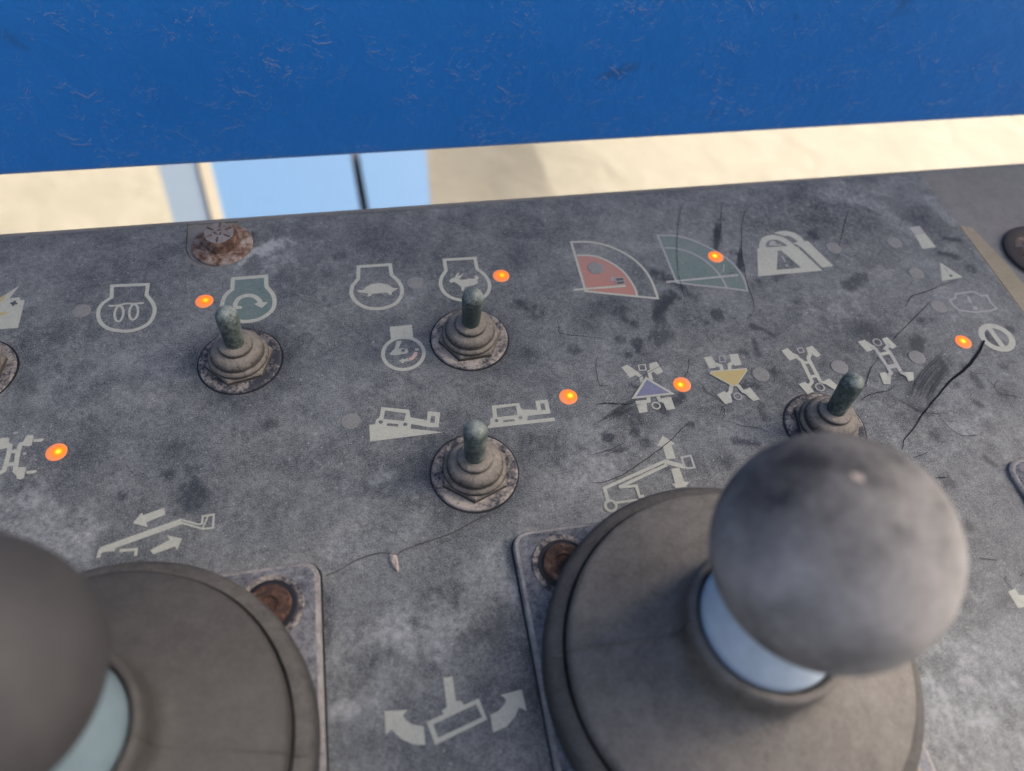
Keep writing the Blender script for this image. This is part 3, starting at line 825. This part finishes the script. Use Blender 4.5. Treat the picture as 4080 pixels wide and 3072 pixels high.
s.fill('i', [(920, 1247), (1305, 1074), (1366, 1230), (985, 1416)], holes=[[(970, 1266), (1284, 1117), (1330, 1213), (1006, 1364)]])
s.fill('i', [(1388, 1197), (1450, 1165), (1495, 1115), (1505, 1080), (1463, 1050), (1620, 1009), (1656, 1167), (1600, 1140), (1570, 1210), (1510, 1280), (1410, 1326)]).done()
s = Sym('arrow_symbol', 'arrow cut off by the square plate')
s.fill('B', [(525, 766), (560, 750), (580, 782), (640, 785), (640, 838), (575, 848)]).done()

# ---- cracks in the decal
def crack(k, pts, w=.22):
    s = Sym('crack'); s.z = .26
    P = smooth_line([U(k, *p) for p in pts], 5)
    n = len(P)
    if isinstance(w, list): ww = list(np.interp(np.linspace(0, 1, n), np.linspace(0, 1, len(w)), w))
    else: ww = [.72 * w * (.55 + .45 * math.sin(math.pi * (i + .6) / (n + .2))) * random.uniform(.75, 1.2) for i in range(n)]
    P = [p + np.array([random.gauss(0, .06), random.gauss(0, .06)]) for p in P]
    s.path(P, ww, 'crack'); s.done()
crack('A', [(1585, 440), (1500, 600), (1380, 745), (1200, 895), (1040, 1085), (900, 1260), (800, 1420), (700, 1530), (675, 1640)], [.75, .95, .95, .7, .42, .34, .3, .27, .2])
def scratches(k, ga, gb, n, w0, w1):
    """fine parallel scratches between two guide curves, one part each"""
    for i in range(n):
        q = (i + random.uniform(.1, .9)) / n
        line = [(a[0] * (1 - q) + b[0] * q, a[1] * (1 - q) + b[1] * q) for a, b in zip(ga, gb)]
        P = smooth_line([U(k, *p) for p in line], 7)
        a = int(random.uniform(0, .35) * len(P)); b = int(random.uniform(.6, 1.0) * len(P))
        P = [p + np.array([random.gauss(0, .05), random.gauss(0, .05)]) for p in P[a:b]]
        if len(P) < 4: continue
        w = random.uniform(w0, w1)
        s = Sym('scratch'); s.z = .20 + .004 * i
        s.path(P, [w * max(.12, math.sin(math.pi * (j + .5) / len(P))) * random.uniform(.5, 1.3) for j in range(len(P))], 'scratch'); s.done()
scratches('A', [(1240, 430), (1060, 600), (870, 790), (770, 1010), (790, 1120)], [(1350, 570), (1180, 760), (1060, 910), (985, 1050), (1005, 1150)], 15, .10, .34)
scratches('A', [(1180, 740), (1080, 850), (1010, 960), (960, 1060)], [(1180, 780), (1110, 880), (1040, 980), (1000, 1100)], 7, .2, .45)
scratches('g', [(545, 440), (450, 490), (330, 560), (200, 640)], [(590, 490), (480, 540), (380, 590), (280, 640)], 11, .1, .36)
scratches('g', [(260, 800), (400, 770), (540, 720)], [(320, 830), (440, 800), (560, 745)], 6, .08, .2)
scratches('c', [(1190, 130), (1195, 240), (1190, 350)], [(1250, 130), (1240, 240), (1215, 350)], 9, .12, .4)
scratches('c', [(1375, 330), (1365, 420), (1370, 520)], [(1400, 330), (1395, 420), (1395, 520)], 7, .12, .4)
scratches('c', [(900, 690), (820, 740), (770, 800), (740, 860)], [(890, 730), (850, 780), (800, 830), (780, 870)], 14, .15, .5)
scratches('A', [(560, 780), (640, 770), (760, 700)], [(540, 890), (640, 900), (700, 880)], 4, .1, .2)
crack('A', [(985, 5), (840, 160), (690, 310), (570, 435)], .35)
crack('A', [(415, 625), (320, 770), (285, 890), (270, 950)], .35)
crack('A', [(210, 1105), (300, 1045), (400, 1015), (520, 995), (600, 930)], .3)
crack('A', [(1050, 1240), (1140, 1340), (1230, 1430), (1340, 1490), (1440, 1490), (1520, 1480)], .25)
crack('A', [(600, 1075), (740, 1150), (900, 1230), (1140, 1250)], .25)
crack('A', [(1450, 800), (1600, 805)], .22); crack('A', [(1750, 880), (1710, 900), (1700, 960), (1780, 1030), (1900, 1050), (2010, 1080)], .25)
crack('A', [(1620, 870), (1680, 930)], .3); crack('A', [(1100, 900), (1170, 920)], .25); crack('A', [(1155, 1330), (1280, 1335)], .2)
crack('d', [(1100, 1080), (980, 1120), (850, 1175), (735, 1210), (700, 1260), (680, 1300)], .35)
crack('d', [(210, 490), (180, 590), (155, 680), (130, 800)], .3)
crack('c', [(965, 10), (935, 100), (918, 250), (915, 420), (930, 560), (965, 690), (965, 800)], .25)
crack('c', [(1455, 30), (1410, 100), (1392, 220), (1395, 400), (1430, 600), (1475, 740), (1475, 820), (1430, 870)], .28)
crack('c', [(40, 885), (50, 930), (60, 975), (200, 995), (380, 1015)], .28)
crack('c', [(330, 1150), (322, 1230), (350, 1355), (430, 1355)], .25)
crack('c', [(1000, 1165), (1000, 1230), (970, 1300)], .28); crack('c', [(1065, 1315), (1130, 1400), (1200, 1450), (1275, 1505)], .25)
crack('c', [(320, 1498), (400, 1490), (520, 1500), (590, 1490)], .25); crack('c', [(960, 885), (1010, 835), (1045, 875), (960, 888)], .2)
crack('c', [(1045, 880), (1130, 990), (1220, 1100)], .14); crack('c', [(1250, 20), (1230, 200)], .25)
crack('c', [(800, 1215), (660, 1290), (580, 1355)], .22); crack('c', [(1240, 1625), (1265, 1560), (1250, 1515), (1230, 1580)], .22)
crack('g', [(1135, 610), (1200, 630), (1290, 640), (1350, 665), (1368, 700)], .22)
crack('C', [(0, 1010), (120, 1015), (280, 980), (500, 885), (700, 755), (900, 610), (1050, 500), (1190, 385), (1300, 270), (1400, 175), (1460, 120)], .32)
crack('C', [(0, 605), (250, 545), (480, 440)], .22); crack('f', [(1980, 210), (2060, 200), (2210, 205)], .25)
crack('B', [(45, 98), (120, 68)], .28); crack('B', [(160, 198), (220, 192)], .3); crack('B', [(375, 598), (470, 610)], .22)
crack('B', [(540, 750), (505, 705), (515, 690)], .25); crack('B', [(580, 690), (605, 672)], .25); crack('B', [(450, 330), (475, 312)], .2)
crack('E', [(237, 290), (230, 520), (214, 700), (235, 880), (330, 1020), (520, 1130)], .28)
crack('f', [(1260, 1050), (1330, 1110), (1390, 1170)], .13)

# ------------------------------------------------------------------ indicator lights
def lens_mesh(spot, r=2.85):
    v, f, a = [(0, 0, .22)], [], []
    nr_, ns = 10, 36
    for i in range(1, nr_ + 1):
        q = i / nr_
        for k in range(ns):
            t = 2 * math.pi * k / ns
            v.append((r * q * math.cos(t), r * q * math.sin(t), .22 - .17 * q * q))
    for k in range(ns):
        v.append((r * math.cos(2 * math.pi * k / ns), r * math.sin(2 * math.pi * k / ns), 0.0))
    for k in range(ns): f.append((0, 1 + k, 1 + (k + 1) % ns))
    for i in range(nr_):
        for k in range(ns):
            a0, b0 = 1 + i * ns + k, 1 + i * ns + (k + 1) % ns
            f.append((a0, a0 + ns, b0 + ns, b0))
    for p in v:
        d = math.hypot(p[0] - spot[0], p[1] - spot[1]) / r
        a.append(max(0.0, min(1.0, 1.06 - d * 1.22 + .22 * math.exp(-(d / .22) ** 2))))
    return v, f, a
def lamp(px, spot, label, grp=None):
    c = up(px)[:2]
    off = (up(spot)[:2] - c) * .85 if spot is not None else (0, 0)
    v, f, a = lens_mesh(off)
    fb = random.uniform(.86, 1.04); a = [q * fb for q in a]
    o = obj('indicator_light', v, f, 'lit' if spot is not None else 'lens', None, smooth='all')
    if spot is not None:
        at = o.data.attributes.new('spot', 'FLOAT', 'POINT'); at.data.foreach_set('value', a)
    else:
        for vv in o.data.vertices: vv.co.z *= .35
    o.location = (c[0] / 1000, c[1] / 1000, PZ + .00008)
    tag(o, label, 'indicator light', 'indicator lights set into the control panel')
lamp((813.7, 1201), (821, 1198), 'lit orange light beside the green engine symbol with a turning arrow')
lamp((1996, 1100), (2001, 1098), 'lit orange light beside the hare engine symbol')
lamp((2851, 1024), (2847, 1021), 'lit orange light on the green quadrant symbol')
lamp((2263.5, 1582), (2273, 1577), 'lit orange light beside the symbol of a machine on level ground')
lamp((2717, 1533), (2709, 1535), 'lit orange light between the blue and the yellow triangle symbols')
lamp((3837, 1363), (3836, 1360), 'lit orange light beside the white ring symbol with a slash')
lamp((225, 1802), (235, 1801), 'lit orange light beside the axle symbol with dashes at its wheels')
lamp((324, 1239), None, 'dull unlit light beside the engine symbol with a heater coil')
lamp((1653, 1128), None, 'dull unlit light beside the tortoise engine symbol')
lamp((1397, 1678), None, 'dull unlit light beside the symbol of a machine on a slope')
lamp((2373, 1069), None, 'grey unlit light within the red quadrant symbol')
lamp((3321, 988), None, 'dull unlit light beside the pale padlock shaped tags')
lamp((3563, 967), None, 'dull unlit light beside the half worn white block')
lamp((3649, 1089), None, 'dull unlit light beside the small warning triangle')
lamp((3739, 1222), None, 'dull unlit light beside the worn engine fault outline')
lamp((3030, 1492), None, 'dull unlit light beside the yellow triangle symbol')
lamp((3344, 1463), None, 'dull unlit light between the two axle symbols with straight rails')
lamp((3652, 1424), None, 'dull unlit light with a dark smear beside the worn axle symbol')

# ------------------------------------------------------------------ toggle switches
def hexa(af, z, rot, shrink=0):
    R = af / math.sqrt(3) - shrink
    return [(R * math.cos(math.radians(60 * k + rot)), R * math.sin(math.radians(60 * k + rot)), z) for k in range(6)]
PIV, LEN = 3.0, 18.0
def toggle(cx, cy, tip, rot, label, seed, r0=12.0):
    t = empty('toggle_switch', cx, cy)
    tag(t, label, 'toggle switch', 'toggle switches on the control panel')
    w = lathe([(r0 + .25, .05), (r0 + .25, .35), (r0, .75), (r0 - .5, .9), (r0 - 1.4, .78), (r0 - 2.6, .72), (6, .72)], 72, .002, seed)
    obj('washer', *w, 'washer', t, smooth=50)
    obj('shadow_gap', *lathe([(r0 + .75, .02), (r0 + .7, .16), (r0 - 2, .16)], 64, .004, seed + 3), 'black', t)  # thin black ring painting the recess edge and its shadow
    n = prism([hexa(17.6, .74, rot), hexa(17.6, 1.9, rot, .1), hexa(17.6, 2.4, rot, .6), hexa(17.6, 2.65, rot, 1.4)])
    obj('hex_nut', *n, 'boot', t)
    P = np.array([cx, cy, PIV])
    d = ray(*tip); d = d / np.linalg.norm(d)
    oc = CM - P
    b = oc @ d; c = oc @ oc - LEN ** 2
    disc = b * b - c
    cands = [CM + d * (-b + sgn * math.sqrt(disc)) for sgn in (-1, 1)] if disc > 0 else [CM - d * b]
    T = max(cands, key=lambda q: q[2])
    ax = Vector(T - P).normalized()
    rm = Vector((0, 0, 1)).rotation_difference(ax).to_matrix()
    half = Matrix.Identity(3).lerp(rm, .5) if hasattr(Matrix, 'lerp') else rm
    # bellows: its upper rings lean with the lever
    prof = [(8.7, 2.3), (8.95, 2.9), (8.7, 3.7), (8.05, 4.05), (7.75, 4.3), (7.9, 4.9), (7.8, 5.6), (7.3, 6.5), (6.5, 7.1), (5.5, 7.35), (5.0, 7.5),
            (4.85, 7.7), (5.0, 8.2), (4.9, 8.7), (4.4, 9.05), (3.8, 9.15), (3.4, 9.2), (2.6, 9.3)]
    v, f = lathe(prof, 56, .006, seed)
    out = []
    for p in v:
        k = max(0, min(1, (p[2] - 3.0) / 5.5)); k = k * k * (3 - 2 * k)
        q = Vector((p[0], p[1], p[2] - PIV)); r = rm @ q
        q = q.lerp(r, k)
        out.append((q.x, q.y, q.z + PIV))
    obj('boot', out, f, 'boot', t, smooth=75)
    lp = [(2.6, 5.4), (2.8, 6.5), (2.9, 9), (3.0, 12), (3.15, 15), (3.25, 17.2), (3.22, 18.2)]
    for k in range(1, 8):
        a = math.radians(90 * k / 8)
        lp.append((3.22 * math.cos(a), 18.2 + 3.1 * math.sin(a)))
    lp.append((.05, 21.3))
    v, f = lathe(lp, 40, .004, seed + 9)
    out = []
    for p in v:
        q = rm @ Vector(p); out.append((q.x, q.y, q.z + PIV))
    obj('lever', out, f, 'lever', t, smooth='all')
    return t
toggle(-80.9, 19.9, (904, 1262), 12, 'toggle switch below the green engine symbol with a turning arrow', 1)
toggle(-10.3, 19.7, (1884, 1188), 4, 'toggle switch directly below the hare engine symbol', 2)
toggle(-15.8, -28.4, (1894, 1722), 22, 'toggle switch below the two machine on slope symbols', 3)
s4 = up((3285, 1702))
toggle(s4[0], s4[1], (3394, 1530), 20, 'toggle switch leaning towards the worn axle symbol behind a ball knob', 4)
s5 = up((-112, 1488))
toggle(s5[0], s5[1], (-180, 1290), 20, 'toggle switch below the battery symbol, only its washer rim showing', 5)

# ------------------------------------------------------------------ joysticks
def joystick(cx, cy, label, dx, dy, H, seed, v2=''):
    j = empty('joystick', cx, cy)
    tag(j, label, 'joystick', 'ball knob joysticks on the control panel')
    hx, hy, ox = 43.4, 42.0, -1.1
    if v2: ox = 1.1
    pl = prism([rrect(hx, hy, 4, .06, 8, ox), rrect(hx, hy, 4, 2.2, 8, ox), rrect(hx - .35, hy - .35, 3.8, 2.75, 8, ox), rrect(hx - 1.1, hy - 1.1, 3.4, 3.0, 8, ox)])
    nn = len(pl[0]) // 4
    po = obj('base_plate', *pl, ['plate', 'edge'], j, smooth=35, midx=[1] * (3 * nn) + [0, 0])
    obj('shadow_gap', *prism([rrect(hx + .5, hy + .5, 4.3, .03, 8, ox), rrect(hx + .5, hy + .5, 4.3, .3, 8, ox)]), 'black', j)  # black border standing in for the shadow gap under the plate
    for sx in (-1, 1):
        for sy in (-1, 1):
            x, y = ox + sx * (hx - 11.9), sy * (hy - 10.6)
            ring = tf(lathe([(8.3, 3.0), (8.1, 3.5), (7.5, 3.6), (6.8, 3.4), (6.5, 3.03)], 48), (x, y, 0))
            o = obj('screw_boss', *ring, 'washer', j, smooth=50)
            obj('seal', *tf(lathe([(6.7, 3.42), (6.4, 3.52), (4.5, 3.52)], 40), (x, y, 0)), 'black', o)
            hd = tf(lathe([(5.3, 3.5), (5.3, 4.4), (5.0, 4.8), (3.0, 4.95), (2.2, 4.9), (2.0, 4.2), (.1, 4.2)], 36, .006, seed), (x, y, 0))
            obj('screw_head', *hd, 'rust', o, smooth=45)
    prof = [(43.2, 3.0), (44.0, 5.0), (44.0, 11.0), (43.7, 12.6), (42.8, 13.8), (41.3, 14.5), (40.2, 14.7), (39.8, 14.1), (39.5, 13.6), (39.25, 14.2), (39.4, 17.0),
            (39.1, 18.2), (38.2, 18.9), (36.5, 19.7), (33, 21.5), (29, 23.3), (25, 24.8), (21.5, 26.0), (19.3, 27.0), (18.0, 28.1), (17.3, 29.5), (16.9, 31.5),
            (16.9, 34.5), (17.0, 36.6), (16.9, 38.2), (16.4, 39.0), (15.6, 39.2), (15.0, 38.6), (14.7, 37.2), (14.6, 35.5)]
    v, f = lathe(prof, 128, .0016, seed)
    out = []
    for x, y, z in v:
        t = math.atan2(y, x); r = math.hypot(x, y)
        if 18 < r < 36: z += .25 * math.sin(3 * t + seed) * (1 - abs(r - 27) / 9)
        out.append((x, y, z))
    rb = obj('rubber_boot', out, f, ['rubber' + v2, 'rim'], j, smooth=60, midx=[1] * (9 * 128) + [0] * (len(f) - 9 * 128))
    for ang in (172, 352):                    # mould seam
        ca, sa = math.cos(math.radians(ang)), math.sin(math.radians(ang))
        sm = [(r * ca, r * sa, z + .05) for r, z in prof[4:27]]
        sm = [((p[0] * (1 + .0035)), p[1] * (1 + .0035), p[2]) for p in sm]
        obj('seam', *tube(sm, .15, 6), 'boot' if ang == 172 and not v2 else 'rubber' + v2, rb, smooth='all')
    col = lathe([(14.2, 33), (14.5, 37.0), (14.3, 38.6), (13.2, 43), (11.6, 48), (10.2, 52), (9.6, 55)], 64)
    v = [(x + dx * max(0, (z - 34) / 36), y + dy * max(0, (z - 34) / 36), z) for x, y, z in col[0]]
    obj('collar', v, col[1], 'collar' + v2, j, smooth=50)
    R = 20.15
    sp = [(.02, -1)]
    pr = []
    for k in range(0, 41):
        a = -math.pi / 2 + math.pi * k / 40
        pr.append((max(.03, R * math.cos(a)), H + R * math.sin(a)))
    v, f = lathe(pr, 72)
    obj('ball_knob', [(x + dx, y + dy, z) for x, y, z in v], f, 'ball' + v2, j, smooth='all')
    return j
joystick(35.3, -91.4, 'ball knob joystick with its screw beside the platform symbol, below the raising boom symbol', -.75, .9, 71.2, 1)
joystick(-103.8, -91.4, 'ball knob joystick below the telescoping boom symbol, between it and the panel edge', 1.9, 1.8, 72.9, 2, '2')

kn = [o for o in bpy.data.objects if o.name == 'ball_knob'][0]
kc = np.array([35.3 - .75, -91.4 + .9, 71.2])
dr = ray(3418, 1902); dr = dr / np.linalg.norm(dr)
oc = CM - kc; tb = -(oc @ dr) - math.sqrt((oc @ dr) ** 2 - (oc @ oc - 20.15 ** 2))
hit = Vector((CM + dr * tb - kc).tolist()).normalized()
e1 = hit.cross(Vector((0, 0, 1))).normalized(); e2 = hit.cross(e1)
ring = [(math.cos(t), math.sin(t)) for t in np.linspace(0, 2 * math.pi, 20, False)]
vs, fs = [], []
for q in (1.0, .6):
    for k, (a, b) in enumerate(ring):
        rr = q * (1 + .22 * math.sin(3 * k + 1) + .12 * math.sin(5 * k))
        d = (hit + e1 * (a * rr * .030) + e2 * (b * rr * .05)).normalized()
        vs.append(tuple(d * 20.19 + Vector((kc[0] - 35.3, kc[1] + 91.4, kc[2]))))
fs = [(k, (k + 1) % 20, 20 + (k + 1) % 20, 20 + k) for k in range(20)] + [tuple(20 + k for k in range(20))]
obj('pale_spot', vs, fs, 'flake', kn)  # small pale patch on the right knob

# corner of one more plate
pc = up((3988, 1845))
plt = empty('switch_plate', pc[0] + 44.5, pc[1] - 43)
v, f = prism([rrect(44.5, 43, 5, .06), rrect(44.5, 43, 5, .9), rrect(44.1, 42.6, 4.8, 1.3), rrect(43.3, 41.8, 4.4, 1.5)])
obj('mounting_plate', v, f, ['plate', 'edge'], plt, smooth=35, midx=[1] * (len(v) // 4 * 3) + [0, 0])
v, f = tf(lathe([(8.3, 1.5), (8.1, 2.0), (7.5, 2.1), (6.8, 1.9), (6.5, 1.53), (5.3, 1.53), (5.3, 3.0), (4.8, 3.3), (.1, 3.4)], 40), (-32, 32, 0))
obj('screw', v, f, 'rustdust', plt, smooth=45)
tag(plt, 'rounded dark mounting plate with a pale worn edge beside a cut-off arrow symbol', 'plate')

# ------------------------------------------------------------------ bolts
def bolt(cx, cy, label, z0=-.45, rot=14, rubber=False):
    b = empty('hex_bolt', cx, cy)
    b.scale = (.90, .90, .78)
    tag(b, label, 'bolt', 'rusty bolts holding the panel')
    if rubber:
        obj('rubber_washer', *lathe([(15.5, z0), (15.6, z0 + 1.5), (14.5, z0 + 2.3), (11.4, z0 + 2.3), (11, z0 + 1)], 56), 'ring', b, smooth=50)
    fl = lathe([(11.1, z0), (11.15, z0 + .8), (10.7, z0 + 1.3), (9.6, z0 + 1.5), (8.4, z0 + 1.75), (7.4, z0 + 2.0), (6.0, z0 + 2.1)], 64, .004, 3)
    obj('flange', *fl, 'rustdust', b, smooth=50)
    lo = [hexa(12.4, z0 + 2.0, rot), hexa(12.2, z0 + 6.6, rot), hexa(12.2, z0 + 7.3, rot, .5), hexa(12.2, z0 + 7.6, rot, 1.1)]
    def chamf(ring):
        out = []
        for i in range(6):
            p, a, c = Vector(ring[i]), Vector(ring[i - 1]), Vector(ring[(i + 1) % 6])
            out += [tuple(p.lerp(a, .27)), tuple(p.lerp(a, .13) * .5 + p.lerp(c, .13) * .5), tuple(p.lerp(c, .27))]
        return out
    lo = [chamf(r_) for r_ in lo]
    h = obj('head', *prism(lo), 'rusthead', b, smooth=50)
    cap = lathe([(5.45, z0 + 7.45), (5.4, z0 + 7.68), (4.9, z0 + 7.74)], 36, .02, 5)
    obj('face', *cap, 'cap', h, smooth=40)
    for k in range(6):
        a = math.radians(60 * k + 25)
        c, s_ = math.cos(a), math.sin(a)
        v, f = box(2.6, 5.0, -.28, .28, z0 + 7.70, z0 + 8.0)
        obj('grade_mark', [(x * c - y * s_, x * s_ + y * c, z) for x, y, z in v], f, 'rustdark', h)
    for a, r in ((.3, 1.2), (2.4, 1.3), (4.4, 1.0)):
        v, f = box(-.75, .75, -.22, .22, z0 + 7.70, z0 + 7.95)
        c, s_ = math.cos(a), math.sin(a)
        obj('maker_mark', [(x * c - y * s_ + r * math.cos(a + 1), x * s_ + y * c + r * math.sin(a + 1), z) for x, y, z in v], f, 'rustdark', h)
    return b
bolt(bc[0], bc[1] - 1.3, 'rusty flanged hex bolt at the upper edge of the panel above the green engine symbol')
br = up((4150, 1012))
bolt(br[0], br[1], 'bolt in a black rubber washer beyond the yellowed strip at the decal edge', rubber=True)

# ------------------------------------------------------------------ a hair and a dry flake lying on the panel
hp = [(0, 1465), (90, 1430), (230, 1350), (350, 1308), (440, 1300), (520, 1312), (560, 1285), (700, 1230), (920, 1155), (1060, 1080), (1215, 1000)]
P = smooth_line([U('f', *p) for p in hp], 5)
v, f = tube([(p[0], p[1], .28 + .15 * abs(math.sin(i * .35))) for i, p in enumerate(P)], [.075 + .04 * math.sin(i * .5) ** 2 for i in range(len(P))])
tag(obj('hair', v, f, 'hair', None, smooth='all'), 'long thin dark hair lying across the panel between the two joysticks', 'hair')
fp = [U('f', *p) for p in [(462, 1310), (490, 1302), (520, 1318), (528, 1370), (535, 1410), (530, 1445), (510, 1420), (480, 1395), (465, 1350)]]
cen = np.mean(fp, 0)
v = [(p[0], p[1], .3) for p in fp] + [(cen[0] + (p[0] - cen[0]) * .55, cen[1] + (p[1] - cen[1]) * .55, .95 + .25 * math.sin(i * 2.1)) for i, p in enumerate(fp)] + [(cen[0], cen[1], .8)]
n = len(fp)
f = [(i, n + i, n + (i + 1) % n, (i + 1) % n) for i in range(n)] + [(n + i, 2 * n, n + (i + 1) % n) for i in range(n)] + [tuple(range(n))]
tag(obj('dry_flake', v, f, 'flake', None), 'small dry tan flake caught on the hair between the joysticks', 'flake')
